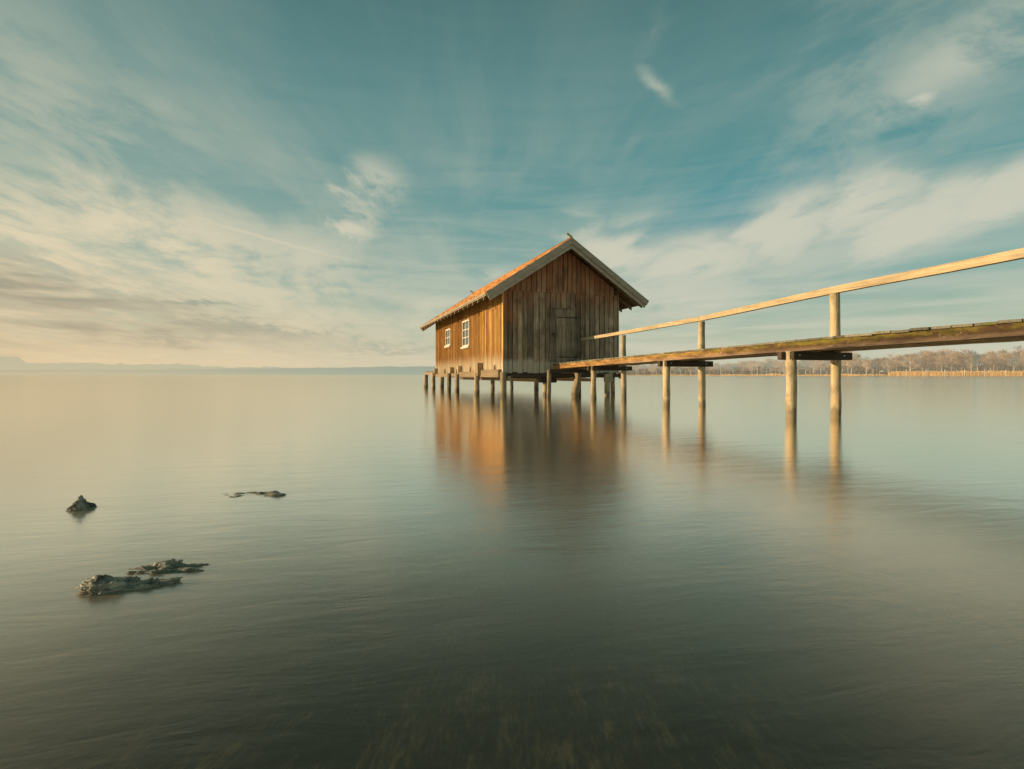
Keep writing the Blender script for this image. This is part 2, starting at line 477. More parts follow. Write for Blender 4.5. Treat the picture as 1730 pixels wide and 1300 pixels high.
def rail_post(g, c, tc, x, y, z, n1, n2, at):
    crack = g.noise(g.scale(tc, (26, 0.6, 40), (2, 7, 0)), 1.0, 3, 0.55)
    c = g.mix(g.smooth(crack, 0.60, 0.66, 0, 0.55), c, (0.22, 0.14, 0.07))
    gr = g.noise(g.scale(tc, (4, 1.0, 6), (6, 1, 0)), 1.0, 5, 0.65)
    return g.mix(g.smooth(gr, 0.50, 0.68, 0, 0.5), c, (0.36, 0.30, 0.21))
M_side = wood('orange_boards', (0.50, 0.25, 0.065), (0.98, 0.60, 0.19), 'z', 0.45, post=side_post)
M_gable = wood('weathered_gable_boards', (0.17, 0.110, 0.068), (0.74, 0.51, 0.335), 'z', 0.55, post=gable_post)
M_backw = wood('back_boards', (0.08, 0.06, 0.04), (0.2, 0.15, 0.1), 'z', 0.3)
M_door = wood('door_boards', (0.15, 0.10, 0.062), (0.60, 0.43, 0.29), 'z', 0.3)
M_verge = wood('grey_verge_board', (0.13, 0.12, 0.10), (0.27, 0.25, 0.21), 'y', 0.2)
M_fascia = wood('eave_board', (0.26, 0.20, 0.13), (0.50, 0.40, 0.27), 'y', 0.2)
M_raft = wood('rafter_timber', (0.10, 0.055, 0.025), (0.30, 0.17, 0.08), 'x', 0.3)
M_rtail = wood('rafter_tail_timber', (0.28, 0.20, 0.12), (0.55, 0.42, 0.28), 'x', 0.3)
M_pile = wood('pile_timber', (0.34, 0.25, 0.14), (0.68, 0.53, 0.33), 'z', 0.25, post=pile_post)
M_jpost = wood('jetty_post_timber', (0.42, 0.31, 0.17), (0.80, 0.62, 0.38), 'z', 0.25, post=pile_post)
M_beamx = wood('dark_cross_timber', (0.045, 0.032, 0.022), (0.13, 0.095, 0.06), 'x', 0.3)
M_beamy = wood('frame_timber', (0.22, 0.155, 0.085), (0.48, 0.35, 0.2), 'y', 0.3)
M_rail = wood('pale_rail_timber', (0.40, 0.29, 0.16), (0.80, 0.60, 0.36), 'y', 0.12, post=rail_post)
M_jbeam = wood('mossy_beam', (0.30, 0.135, 0.035), (0.62, 0.34, 0.11), 'y', 0.15, post=moss_post)
M_deck = wood('deck_planks', (0.13, 0.115, 0.085), (0.36, 0.31, 0.21), 'x', 0.45, post=deck_post)
M_white = wood('white_painted_wood', (0.55, 0.50, 0.40), (0.86, 0.82, 0.70), 'z', 0.08)

rm, g, out = new_mat('roof_tiles')
tc = g.node('ShaderNodeTexCoord').outputs['Object']
n1 = g.noise(g.scale(tc, (2, 2, 2)), 1.0, 5, 0.6); n2 = g.noise(g.scale(tc, (9, 3, 9)), 1.0, 4, 0.6)
at = g.node('ShaderNodeAttribute', attribute_name='tint').outputs['Fac']
c = g.mix(g.sat(g.mad(n2, 1.6, -0.3)), (0.40, 0.155, 0.050), (0.74, 0.36, 0.125))
k = g.mad(at, 0.8, 0.55)
c = g.mix(1.0, c, g.vec(k, k, k), 'MULTIPLY')
principled(g, out, c, 0.85, n2, 0.01)
M_roof = rm
gm, g, out = new_mat('window_glass')
p = principled(g, out, (0.10, 0.12, 0.12), 0.08, spec=0.9)
M_glass = gm
im, g, out = new_mat('rusty_iron')
n = g.noise(g.node('ShaderNodeTexCoord').outputs['Object'], 30, 4, 0.6)
p = principled(g, out, g.mix(n, (0.02, 0.015, 0.012), (0.07, 0.045, 0.03)), 0.7)
M_iron = im
zm, g, out = new_mat('zinc_bolt')
p = principled(g, out, (0.55, 0.55, 0.52), 0.4); p.inputs['Metallic'].default_value = 0.8
M_zinc = zm

# ------------------------------------------------------------------ boathouse (local axes: x along gable, y along side, origin front left corner at water level)
X0, Y0 = -0.337, 21.227
W, L = 5.29, 14.04
ZB, ZJ = 1.0, 4.36
OV, D1, D2 = 0.985, 0.85, 0.42
ZE, ZR = 4.09, 6.49             # top of roof at eave edge / ridge
SL = (ZR - ZE) / (W / 2 + OV)
def roof_z(a): return ZR - SL * abs(a - W / 2)
house = empty('boathouse', (X0, Y0, 0), TH)
tag(house, 'weathered wooden boathouse on stilts with orange sunlit side wall and grey gable', 'boathouse')

ROOF_T = 0.16     # vertical thickness
def wall_top(a): return roof_z(a) - ROOF_T - 0.02
rnd = random.Random(3)
# side walls: upright boards with narrow cover strips
def side_wall(xf, sgn, mat, feet):
    b = MB()
    b.box(min(xf, xf - sgn * 0.05), max(xf, xf - sgn * 0.05), 0.02, L - 0.02, ZB + .04, wall_top(xf), -.5)
    y = 0.0
    while y < L - 0.05:
        w = rnd.uniform(0.15, 0.21)
        y1 = min(y + w, L)
        zb = ZB + rnd.uniform(-0.03, 0.03) - 0.02
        lo, hi = sorted((xf, xf + sgn * (0.018 + rnd.uniform(0, .008))))
        b.box(lo, hi, y + 0.004, y1 - 0.004, zb, wall_top(xf) - 0.03, rnd.uniform(.3, 1))
        lo, hi = sorted((xf + sgn * 0.0, xf + sgn * 0.05))
        b.box(lo, hi, y1 - 0.022, y1 + 0.022, zb + rnd.uniform(-0.03, 0.02), wall_top(xf) - 0.03, rnd.uniform(-.15, .15))
        y = y1
    return b.build('side_wall', mat, house)
side_wall(0.0, -1, M_side, 1)
side_wall(W, 1, M_side, 0)

# front gable: lower boards, upper boards lapping over them
def gable(yf, sgn, mat, name):
    b = MB()
    b.poly([(0, yf - sgn * 0.03, ZB + .03), (W, yf - sgn * 0.03, ZB + .03), (W, yf - sgn * 0.03, wall_top(W)), (W / 2, yf - sgn * 0.03, wall_top(W / 2)), (0, yf - sgn * 0.03, wall_top(0))], -.42)
    def board(a0, a1, z0, z1f, d0, d1, t):
        ya, yb = sorted((yf + sgn * d0, yf + sgn * d1))
        b.hexa([(a0, ya, z0), (a1, ya, z0), (a1, yb, z0), (a0, yb, z0),
                (a0, ya, z1f(a0)), (a1, ya, z1f(a1)), (a1, yb, z1f(a1)), (a0, yb, z1f(a0))], t)
    a = -0.02; splits = []
    while a < W + 0.01:
        w = rnd.uniform(0.19, 0.27)
        a1 = min(a + w, W + 0.02)
        if a1 - a < .08: break
        cut = (a < W / 2 < a1)
        zb = ZB + rnd.uniform(-0.03, 0.02)
        prj = rnd.uniform(0, 0.010)
        top = (lambda q: min(ZJ + 0.05, wall_top(q)))
        board(a + .016, a1 - .016, zb, top, 0, 0.022 + prj, rnd.random())
        if rnd.random() < 0.22:
            board(a1 - 0.016, a1 + 0.016, zb, top, 0.0, 0.042, rnd.random() * 0.3)
        a = a1
    a = 0.25
    while a < W - 0.2:
        w = rnd.uniform(0.19, 0.27)
        a1 = min(a + w, W - .2)
        if a < W / 2 < a1: a1 = W / 2
        if min(wall_top(a), wall_top(a1)) - ZJ > 0.02 and a1 - a > 0.05:
            board(a + .014, a1 - .014, ZJ + rnd.uniform(-.008, .008), wall_top, 0.02, 0.055 + rnd.uniform(0, 0.012), rnd.random())
        a = a1
    return b.build(name, mat, house)
gw = gable(0.0, -1, M_gable, 'gable_wall')
gable(L, 1, M_backw, 'gable_wall')
# corner boards
for (xa, ya, mat) in ((-0.055, -0.035, M_side), (W + 0.0, -0.035, M_gable)):
    b = MB(); b.box(xa, xa + 0.055 if xa < 0 else xa + .055, ya, ya + 0.13, ZB - 0.02, wall_top(0) - .05, 0.85)
    b.build('corner_board', mat, house)

# roof slopes with courses of flat tiles
def slope(sgn):
    b = MB()
    n = 17
    run = W / 2 + OV
    ya, yb = -D1, L + D2
    for i in range(n):
        u0, u1 = i / n, (i + 1) / n            # from eave to ridge
        x_0 = W / 2 + sgn * run * (1 - u0); x_1 = W / 2 + sgn * run * (1 - u1)
        za, zb = ZE + (ZR - ZE) * u0, ZE + (ZR - ZE) * u1
        yy = ya
        while yy < yb - 0.01:
            y2 = min(yy + 0.42, yb)
            j = rnd.uniform(-.006, .012)
            p = [(x_0, yy + .004, za - 0.03), (x_0, y2 - .004, za - 0.03), (x_1, y2 - .004, zb - 0.05), (x_1, yy + .004, zb - 0.05),
                 (x_0 , yy + .004, za + 0.018 + j), (x_0, y2 - .004, za + 0.018 + j), (x_1, y2 - .004, zb + j), (x_1, yy + .004, zb + j)]
            b.hexa(p, rnd.random())
            yy = y2
    o = b.build('roof', M_roof, house)
    # boarded underside
    b = MB()
    xe = W / 2 + sgn * (run - 0.03)
    yy = ya + 0.05
    for k in range(9):
        ua, ub = k / 9 + .004, (k + 1) / 9 - .004
        xa_, xb_ = xe + (W / 2 - xe) * ua, xe + (W / 2 - xe) * ub
        zz = lambda q: roof_z(q) - 0.055
        b.hexa([(xa_, ya + .05, zz(xa_) - .03), (xb_, ya + .05, zz(xb_) - .03), (xb_, yb - .05, zz(xb_) - .03), (xa_, yb - .05, zz(xa_) - .03),
                (xa_, ya + .05, zz(xa_)), (xb_, ya + .05, zz(xb_)), (xb_, yb - .05, zz(xb_)), (xa_, yb - .05, zz(xa_))], rnd.random())
    b.build('soffit_boards', M_raft, o)
    # board along the eave
    b = MB()
    xo = W / 2 + sgn * (run + 0.012)
    b.box(*sorted((xo, xo - sgn * 0.03)), ya + 0.02, yb - 0.02, ZE - 0.115, ZE - 0.01, 0.6)
    b.box(*sorted((xo + sgn * .03, xo + sgn * 0.004)), ya + 0.02, yb - 0.02, ZE - 0.075, ZE + 0.012, 0.8)
    b.build('eave_board', M_fascia, o)
    return o
roofL, roofR = slope(-1), slope(1)
# rafters
def rafter_mesh():
    b = MB()
    run = W / 2 + OV - 0.004
    a1 = OV + 0.25
    x0, x1 = W / 2 - run, W / 2 - run + a1
    for s in (1,):
        zt = lambda q: roof_z(q) - 0.092
        b.hexa([(x0, -.04, zt(x0) - .15), (x1, -.04, zt(x1) - .15), (x1, .04, zt(x1) - .15), (x0, .04, zt(x0) - .15),
                (x0, -.04, zt(x0)), (x1, -.04, zt(x1)), (x1, .04, zt(x1)), (x0, .04, zt(x0))], rnd.random())
    return b
rf0 = rafter_mesh().build('rafter', M_rtail, house)
k = 0
for i in range(18):
    yy = -D1 + 0.45 + i * 0.83
    for s in (0, 1):
        o = rf0 if k == 0 else rf0.copy()
        if k: COL.objects.link(o); o.parent = house
        o.location = (0 if s == 0 else W, yy, 0)
        if s: o.scale.x = -1
        k += 1
# purlin ends under the front overhang
for a in (0.05, W / 2, W - 0.05):
    b = MB(); zt = roof_z(a) - 0.10
    b.box(a - .07, a + .07, -D1 + 0.10, 0.0, zt - (.36 if abs(a - W / 2) < .1 else .22), zt - (.14 if abs(a - W / 2) < .1 else .04), 0.3)
    b.build('purlin', M_raft, house, bevel=0.01)
# verge boards: upper grey board, lower board set back
def verge(yf, sgn, nm='verge_board'):
    for s in (-1, 1):
        run = W / 2 + OV
        ext = 0.04
        def strip(off_top, off_bot, y0, y1, mat, nmx, cut):
            b = MB()
            xe = W / 2 + s * (run + ext)
            # square cut end perpendicular to the slope
            n = Vector((s * SL, 0, 1)).normalized()       # slope normal
            dn = -n
            e = Vector((xe, 0, ZR - SL * (run + ext) + 0.03))
            r = Vector((W / 2, 0, ZR + 0.03))
            cosv = n.z
            top_e = e + dn * off_top; bot_e = e + dn * off_bot
            top_r = r - Vector((0, 0, off_top / cosv)); bot_r = r - Vector((0, 0, off_bot / cosv))
            ya, yb = sorted((y0, y1))
            pts = [bot_e, bot_r, top_r, top_e]
            b.hexa([(q.x, ya, q.z) for q in pts] + [(q.x, yb, q.z) for q in pts], rnd.uniform(.4, .8))
            return b.build(nmx, mat, house)
        strip(0.0, 0.215, yf, yf - sgn * -0.035, M_verge_s, nm, True)
        strip(0.19, 0.36, yf + sgn * 0.0 - sgn * 0.03, yf - sgn * 0.055, M_verge_s2, nm, True)
def vg(name, a, b_):
    return wood(name, a, b_, 'x', 0.2)
M_verge_s = vg('verge_upper', (0.32, 0.24, 0.175), (0.62, 0.48, 0.36))
M_verge_s2 = vg('verge_lower', (0.40, 0.30, 0.22), (0.70, 0.55, 0.42))
verge(-D1 - 0.02, -1)
verge(L + D2 + 0.02, 1)
# crossed board ends above the two apexes
for yy in (-D1 - 0.01, L + D2 + 0.01):
    b = MB()
    dvec = Vector((-1, 0, SL)).normalized()
    p = Vector((W / 2 + 0.03, yy, ZR + 0.02))
    b.bar(p, p + dvec * 0.30, 0.04, 0.09, up=(0, 0, 1), t=0.9)
    b.build('ridge_finial', M_rail, house)
b = MB()
b.tube([(W / 2, -D1 + .03, ZR + .005), (W / 2, L + D2 - .03, ZR + .005)], [0.07, 0.07], 10, 0.3)
b.build('ridge_cap', M_roof, house)

# windows in the sunlit side wall
def window(y0, y1, z0, z1, cols, rws):
    xf = -0.05
    fr = MB()
    t = 0.085
    fr.box(xf - .045, xf + .04, y0, y0 + t, z0, z1, .5); fr.box(xf - .045, xf + .04, y1 - t, y1, z0, z1, .5)
    fr.box(xf - .043, xf + .04, y0 + t, y1 - t, z1 - t, z1, .5); fr.box(xf - .043, xf + .04, y0 + t, y1 - t, z0, z0 + t, .5)
    wo = fr.build('window', M_white, house)
    mu = MB()
    iy0, iy1, iz0, iz1 = y0 + t, y1 - t, z0 + t, z1 - t
    for i in range(1, cols):
        yy = iy0 + (iy1 - iy0) * i / cols
        mu.box(xf - .030, xf + .01, yy - .035, yy + .035, iz0, iz1, .5)
    for j in range(1, rws):
        zz = iz0 + (iz1 - iz0) * j / rws
        mu.box(xf - .026, xf + .01, iy0, iy1, zz - .022, zz + .022, .5)
    mu.build('glazing_bars', M_white, wo)
    pn = MB(); pn.box(xf - .008, xf + .004, iy0, iy1, iz0, iz1)
    pn.build('pane', M_glass, wo)
    si = MB(); si.box(xf - .12, xf + .04, y0 - .08, y1 + .08, z0 - .09, z0 - .002, .6)
    si.build('sill', M_white, wo, bevel=.008)
window(5.22, 6.60, 2.36, 3.72, 2, 3)
window(9.50, 10.75, 2.62, 3.62, 2, 2)

# door in the gable
do = MB()
aa = 2.30
while aa < 3.12:
    a1 = min(aa + rnd.uniform(.19, .24), 3.15)
    do.box(aa + .003, a1 - .003, -0.085, -0.045, 1.50, 3.40, rnd.random())
    aa = a1
door = do.build('door', M_door, house)
fr = MB()
fr.box(2.02, 2.10, -0.075, -0.02, 1.45, 3.70, .3); fr.box(2.10, 2.29, -0.062, -0.02, 1.45, 3.68, .1)
fr.box(3.16, 3.20, -0.08, -0.02, 1.45, 3.70, .4); fr.box(2.02, 3.20, -0.085, -0.03, 3.68, 3.72, .0)
fr.box(2.29, 3.16, -0.06, -0.03, 3.41, 3.68, .6)
fr.build('door_frame', M_door, house)
for zz in (3.33, 1.66):
    h = MB(); h.box(2.34, 3.24, -0.097, -0.085, zz - .018, zz + .018); h.box(3.19, 3.26, -0.11, -0.08, zz - .05, zz + .05)
    h.build('hinge', M_iron, door)
h = MB(); h.box(2.08, 2.24, -0.105, -0.07, 2.62, 2.66); h.tube([(2.15, -.07, 2.58), (2.15, -.15, 2.58), (2.15, -.16, 2.50)], [.018, .018, .015], 8)
h.build('latch', M_iron, door)

# floor frame and piles
def beam(x0, x1, y0, y1, z0, z1, mat, nm='floor_beam', t=None):
    b = MB(); b.box(x0, x1, y0, y1, z0, z1, rnd.random() if t is None else t)
    return b.build(nm, mat, house, bevel=0.012)
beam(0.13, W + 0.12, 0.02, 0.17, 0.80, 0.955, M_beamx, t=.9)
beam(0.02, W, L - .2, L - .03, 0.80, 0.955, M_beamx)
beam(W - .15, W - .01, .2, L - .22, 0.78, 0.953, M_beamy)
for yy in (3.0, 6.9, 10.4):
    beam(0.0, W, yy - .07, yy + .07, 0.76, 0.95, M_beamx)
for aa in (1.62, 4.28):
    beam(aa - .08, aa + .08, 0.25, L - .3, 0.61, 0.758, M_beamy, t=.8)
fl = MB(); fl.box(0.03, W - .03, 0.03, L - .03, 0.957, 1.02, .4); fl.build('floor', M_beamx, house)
# outer ledger beams along the sunlit side, stepping from pile to pile
beam(-0.20, -0.06, 0.12, 3.10, 0.80, 1.13, M_beamy, 'ledger_beam', .35)
beam(-0.34, -0.20, 2.75, 3.75, 0.86, 1.15, M_beamy, 'ledger_beam', .8)
beam(-0.22, -0.07, 3.75, 7.25, 0.78, 1.06, M_beamy, 'ledger_beam', .3)
beam(-0.21, -0.07, 7.25, 9.10, 0.80, 1.00, M_beamy, 'ledger_beam', .5)
beam(-0.20, -0.07, 9.4, 13.5, 0.78, 0.98, M_beamy, 'ledger_beam', .4)
def pile(a, b_, r, top, lean=(0, 0), mat=None, nm='stilt', square=False, taper=1.0, parent=None, base=-1.6):
    m = MB()
    n = 9
    pts, rad = [], []
    for i in range(n + 1):
        u = i / n
        z = base + (top - base) * u
        pts.append((a + lean[0] * (z / max(top, .1) - 1), b_ + lean[1] * (z / max(top, .1) - 1), z))
        rad.append(r * (1.05 - 0.10 * u) * (taper if z < 0.35 else 1.0))
    m.tube(pts, rad, 14, rnd.random(), wob=0.22, seed=a * 3 + b_)
    return m.build(nm, mat or M_pile, parent or house)
pile(-0.02, -0.02, 0.135, 1.02)
for (b_, tp, r) in ((3.02, 1.00, .13), (6.9, .95, .125), (8.85, 1.0, .125), (13.5, 1.05, .13)):
    pile(-0.30, b_, r, tp)
# square heads rising beside the wall above the ledgers
for (b_, z0, z1, w) in ((3.0, 1.13, 1.46, .30), (6.95, 1.06, 1.39, .26), (8.85, 0.9, 1.34, .26), (13.45, 0.9, 1.33, .26), (0.98, 1.13, 1.32, .10), (5.0, 1.06, 1.31, .10), (11.0, .98, 1.25, .10), (7.9, 1.0, 1.22, .10)):
    m = MB(); m.box(-0.06 - w * .8, -0.062, b_ - w / 2, b_ + w / 2, z0 + .002, z1, rnd.random())
    m.build('stilt_head', M_pile, house, bevel=.015)
for (a, b_, r) in ((1.95, .25, .12), (2.15, .60, .08), (4.78, 0.0, .125), (5.25, .35, .10), (5.22, 9.3, .14), (3.05, 11.3, .14), (W - .05, 13.9, .12)):
    pile(a, b_, r, 0.80 if a < 5.2 else .82)
m = MB(); m.box(1.62, 2.32, -0.10, 0.18, 0.58, 0.79, .1); m.build('bearing_block', M_beamx, house, bevel=.012)
m = MB(); m.box(4.60, 4.96, -0.18, 0.0, 0.62, 0.96, .7); m.build('bearing_block', M_pile, house, bevel=.012)
m = MB(); m.box(W + .13, W + .25, -0.05, .14, 0.74, 1.0, .3); m.build('bearing_block', M_verge_s, house, bevel=.012)
m = MB(); m.box(0.13, 0.28, -0.13, .0, 0.66, 0.86, .3); m.build('bearing_block', M_verge_s, house, bevel=.012)
# little platform at the far end
pl = MB()
for i in range(22):
    y0 = L + .12 + i * .175
    pl.box(-0.1 + rnd.uniform(-.03, .03), 1.3, y0, y0 + .16, 1.10, 1.15, rnd.random())
plat = pl.build('rear_platform', M_deck, house)
for (x0, x1, y0, y1, z0, z1) in ((-.08, .06, L + .1, L + 3.98, .92, 1.098), (1.1, 1.24, L + .1, L + 3.98, .92, 1.098)):
    m = MB(); m.box(x0, x1, y0, y1, z0, z1, .7); m.build('platform_beam', M_beamy, plat)
for (a, b_) in ((-.02, L + 3.8), (1.17, L + 3.8)):
    pile(a, b_, .16, 0.92, parent=plat, nm='platform_post')

# ------------------------------------------------------------------ jetty (same axes as the house)
jetty = empty('jetty', (X0, Y0, 0), TH)
tag(jetty, 'narrow mossy plank jetty on round posts with a single handrail, leading to the boathouse door', 'jetty')
def lerp(tab, q):
    for (a, va), (b_, vb) in zip(tab, tab[1:]):
        if a >= q >= b_: return va + (vb - va) * (q - a) / (b_ - a)
    return tab[0][1] if q > tab[0][0] else tab[-1][1]
DZ = [(0, 1.375), (-3, 1.465), (-7.5, 1.54), (-11.9, 1.615), (-16, 1.67), (-21, 1.72)]
DA = [(0, 2.12), (-3, 2.36), (-12, 2.22), (-21, 2.08)]         # left edge of the deck
WD = 1.22
RNG = [i * -0.5 for i in range(43)]
# planks
dk = MB()
q = -0.12
k = 0
while q > -20.6:
    w = rnd.uniform(0.24, 0.31)
    a0 = lerp(DA, q) - 0.03 + rnd.uniform(-.006, .006)
    dzj = rnd.uniform(-.002, .002) + (rnd.uniform(-.006, .010) if q < -13.4 else 0)
    if q < -13.4: a0 -= .02 + rnd.uniform(-.02, .02)
    z0 = lerp(DZ, q) + dzj
    gap = rnd.uniform(.002, .004) if q > -13.4 else rnd.uniform(.008, .02)
    tl = rnd.uniform(-.002, .002)
    dk.hexa([(a0, q - w + gap, z0 - .042), (a0 + WD + .06, q - w + gap, z0 - .042), (a0 + WD + .06, q, z0 - .042), (a0, q, z0 - .042),
             (a0, q - w + gap, z0 + tl), (a0 + WD + .06, q - w + gap, z0), (a0 + WD + .06, q, z0), (a0, q, z0 - tl)], rnd.random())
    q -= w; k += 1
dk.build('deck', M_deck, jetty, bevel=0.005)
# long side beams under the planks
def long_beam(off, h, w, mat, q0, q1, nm, top_off=0.0):
    m = MB()
    qs = [q0] + [r_ for r_ in RNG if q0 > r_ > q1] + [q1]
    prev = None
    rings = []
    for r_ in qs:
        a = lerp(DA, r_) + off; zt = lerp(DZ, r_) - 0.045 - top_off + mn.noise(Vector((r_ * .8, off, 0))) * .003
        zl = zt - h + mn.noise(Vector((r_ * 1.1, off, 4))) * .010
        dd = mn.noise(Vector((r_ * 1.3, off, 9))) * .006
        rings.append([m.bm.verts.new(p) for p in ((a + dd, r_, zl), (a + w, r_, zl), (a + w, r_, zt), (a + dd, r_, zt))])
    for A, B in zip(rings, rings[1:]):
        for i in range(4):
            f_ = m.bm.faces.new((A[i], A[(i + 1) % 4], B[(i + 1) % 4], B[i])); f_[m.tl] = .5
    for r_ in (rings[0], rings[-1]):
        f_ = m.bm.faces.new(r_); f_[m.tl] = .3
    return m.build(nm, mat, jetty, bevel=.006)
long_beam(0.0, 0.185, 0.14, M_jbeam, -0.16, -20.5, 'side_beam')
long_beam(WD - .14, 0.185, 0.14, M_beamy, -0.16, -20.5, 'side_beam')
long_beam(WD / 2 - .07, 0.17, 0.12, M_beamy, -0.2, -20.5, 'side_beam')
# end board by the door
m = MB(); m.box(2.16, 3.5, -0.155, -0.10, 1.16, 1.33, .1); m.build('end_board', M_beamx, jetty, bevel=.01)
# bents: two posts, a pair of cross beams gripping them, bolts
BENT = [(-2.95, 2.52, 3.78), (-7.50, 2.42, 3.63), (-11.88, 2.30, 3.53), (-16.3, 2.2, 3.45), (-20.2, 2.1, 3.36)]
RZ = [(-0.1, 2.475), (-3, 2.56), (-7.5, 2.63), (-11.9, 2.80), (-16, 2.885), (-20.4, 2.95)]
for i, (b_, aL, aR) in enumerate(BENT):
    zt = lerp(DZ, b_) - 0.045 - 0.187
    pile(aL, b_, .105, zt + 0.01, parent=jetty, mat=M_jpost, nm='post')
    pile(aR, b_, .100, lerp(RZ, b_) - 0.155, parent=jetty, mat=M_jpost, nm='post', lean=(-.03, 0))
    for s in (-1, 1):
        m = MB()
        y0, y1 = sorted((b_ + s * 0.075, b_ + s * 0.185))
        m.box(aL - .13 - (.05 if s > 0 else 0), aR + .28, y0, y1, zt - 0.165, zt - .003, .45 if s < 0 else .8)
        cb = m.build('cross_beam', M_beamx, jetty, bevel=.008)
        if s < 0:
            for a in (aL + .01, aR + .02):
                m = MB()
                m.tube([(a, y0 + .002, zt - .075), (a, y0 - .02, zt - .075)], [.018, .014], 8)
                m.build('bolt', M_zinc, cb)
# short end support just before the house
m = MB(); m.box(1.42, 3.15, -1.42, -1.28, 0.985, 1.135, .3); m.build('cross_beam', M_beamx, jetty, bevel=.012)
pile(1.50, -1.20, .085, 1.10, parent=jetty, mat=M_pile, nm='post', lean=(.03, 0))
# old split pile, ragged and thicker towards the waist
m = MB()
pts = [(2.72, -1.10, -1.2), (2.70, -1.10, 0), (2.70, -1.1, .12), (2.69, -1.1, .28), (2.74, -1.1, .42), (2.78, -1.1, .6), (2.80, -1.1, .8), (2.80, -1.1, .985)]
m.tube(pts, [.17, .155, .17, .165, .150, .135, .125, .13], 16, .15, wob=.45, seed=4)
m.build('post', M_pile, jetty)
m = MB(); m.tube([(2.95, -1.03, -1.2), (2.93, -1.03, 0.5), (2.92, -1.03, .98)], [.05, .05, .05], 10, .3); m.build('post', M_pile, jetty)
# handrail
def rail_seg(q0, q1):
    m = MB()
    n = max(2, int(abs(q1 - q0) / .4))
    rings = []
    for i in range(n + 1):
        r_ = q0 + (q1 - q0) * i / n
        a = lerp([(0, 3.50), (-3, 3.76), (-7.5, 3.63), (-11.9, 3.51), (-20.4, 3.34)], r_)
        zt = lerp(RZ, r_) + mn.noise(Vector((r_ * .6, 2, 0))) * .008
        hh = lerp([(0, .115), (-3, .125), (-12, .150), (-21, .155)], r_)
        rings.append([m.bm.verts.new(p) for p in ((a - .06, r_, zt - hh), (a + .06, r_, zt - hh), (a + .06, r_, zt), (a - .06, r_, zt))])
    for A, B in zip(rings, rings[1:]):
        for i in range(4):
            f_ = m.bm.faces.new((A[i], A[(i + 1) % 4], B[(i + 1) % 4], B[i])); f_[m.tl] = .6
    for r_ in (rings[0], rings[-1]):
        f_ = m.bm.faces.new(r_); f_[m.tl] = .5
    return m.build('handrail', M_rail, jetty, bevel=.006)
rail_seg(-0.08, -7.46)
rail_seg(-7.475, -16.26)
rail_seg(-16.275, -20.4)

# ------------------------------------------------------------------ stones standing out of the water
stm, g, out = new_mat('wet_stone')
tc = g.node('ShaderNodeNewGeometry').outputs['Position']
n1 = g.noise(tc, 14, 6, 0.65); n2 = g.noise(tc, 45, 5, 0.7)
x, y, z = g.xyz(tc)
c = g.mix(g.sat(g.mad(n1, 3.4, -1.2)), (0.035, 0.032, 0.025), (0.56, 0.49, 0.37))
c = g.mix(g.smooth(z, 0.020, -0.002, 0, .85), c, (0.27, 0.235, 0.165))  # mist and murk of the water painted into the foot of the stone
principled(g, out, c, 0.75, n2, 0.012, 0.9)
def rock(name, x, y, sx, sy, sz, zc, rz, seed, lab, cat='rock', ridges=1.0, sharp=0.0, group='dark stones breaking the lake surface'):
    bm = bmesh.new()
    bmesh.ops.create_icosphere(bm, subdivisions=6, radius=1.0)
    for v in bm.verts:
        p = v.co.copy()
        n = mn.fractal(p * 1.3 + Vector((seed, 0, 0)), 0.9, 2.1, 5)
        rd = abs(mn.fractal(p * 2.6 + Vector((0, seed, 3)), 0.8, 2.2, 4))
        cr = mn.noise(p * 9 + Vector((seed, 5, 1)))
        cr2 = abs(mn.fractal(p * Vector((1.0, 1.0, 1.0)).length * 5.5 + Vector((seed, 2, 1)), .6, 2.0, 4))
        k = 1 + 0.40 * n * ridges - 0.30 * rd * ridges + 0.035 * cr - 0.06 * cr2
        v.co = p * k
        if sharp and v.co.z > 0:
            v.co.x *= 1 - sharp * v.co.z * .6; v.co.y *= 1 - sharp * v.co.z * .5
        v.co = Vector((v.co.x * sx, v.co.y * sy, v.co.z * sz))
    me = bpy.data.meshes.new(name); bm.to_mesh(me); bm.free()
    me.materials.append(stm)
    for p in me.polygons: p.use_smooth = True
    o = bpy.data.objects.new(name, me); COL.objects.link(o)
    o.location = (x, y, zc); o.rotation_euler.z = rz
    tag(o, lab, cat, group)
    return o
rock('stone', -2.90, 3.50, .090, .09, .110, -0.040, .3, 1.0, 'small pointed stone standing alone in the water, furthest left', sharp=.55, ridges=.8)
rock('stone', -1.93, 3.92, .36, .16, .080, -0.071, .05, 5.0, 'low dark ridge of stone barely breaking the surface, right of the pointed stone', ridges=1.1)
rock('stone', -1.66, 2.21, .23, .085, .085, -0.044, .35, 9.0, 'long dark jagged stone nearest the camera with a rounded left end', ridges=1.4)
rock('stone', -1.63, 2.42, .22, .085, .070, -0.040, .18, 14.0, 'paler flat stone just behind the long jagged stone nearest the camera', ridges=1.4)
rock('stone', 0.28, 2.62, .30, .18, .10, -0.135, .1, 22.0, 'dark stone lying under the water in the reflection of the boathouse', ridges=1.0, group='stones lying under the water')

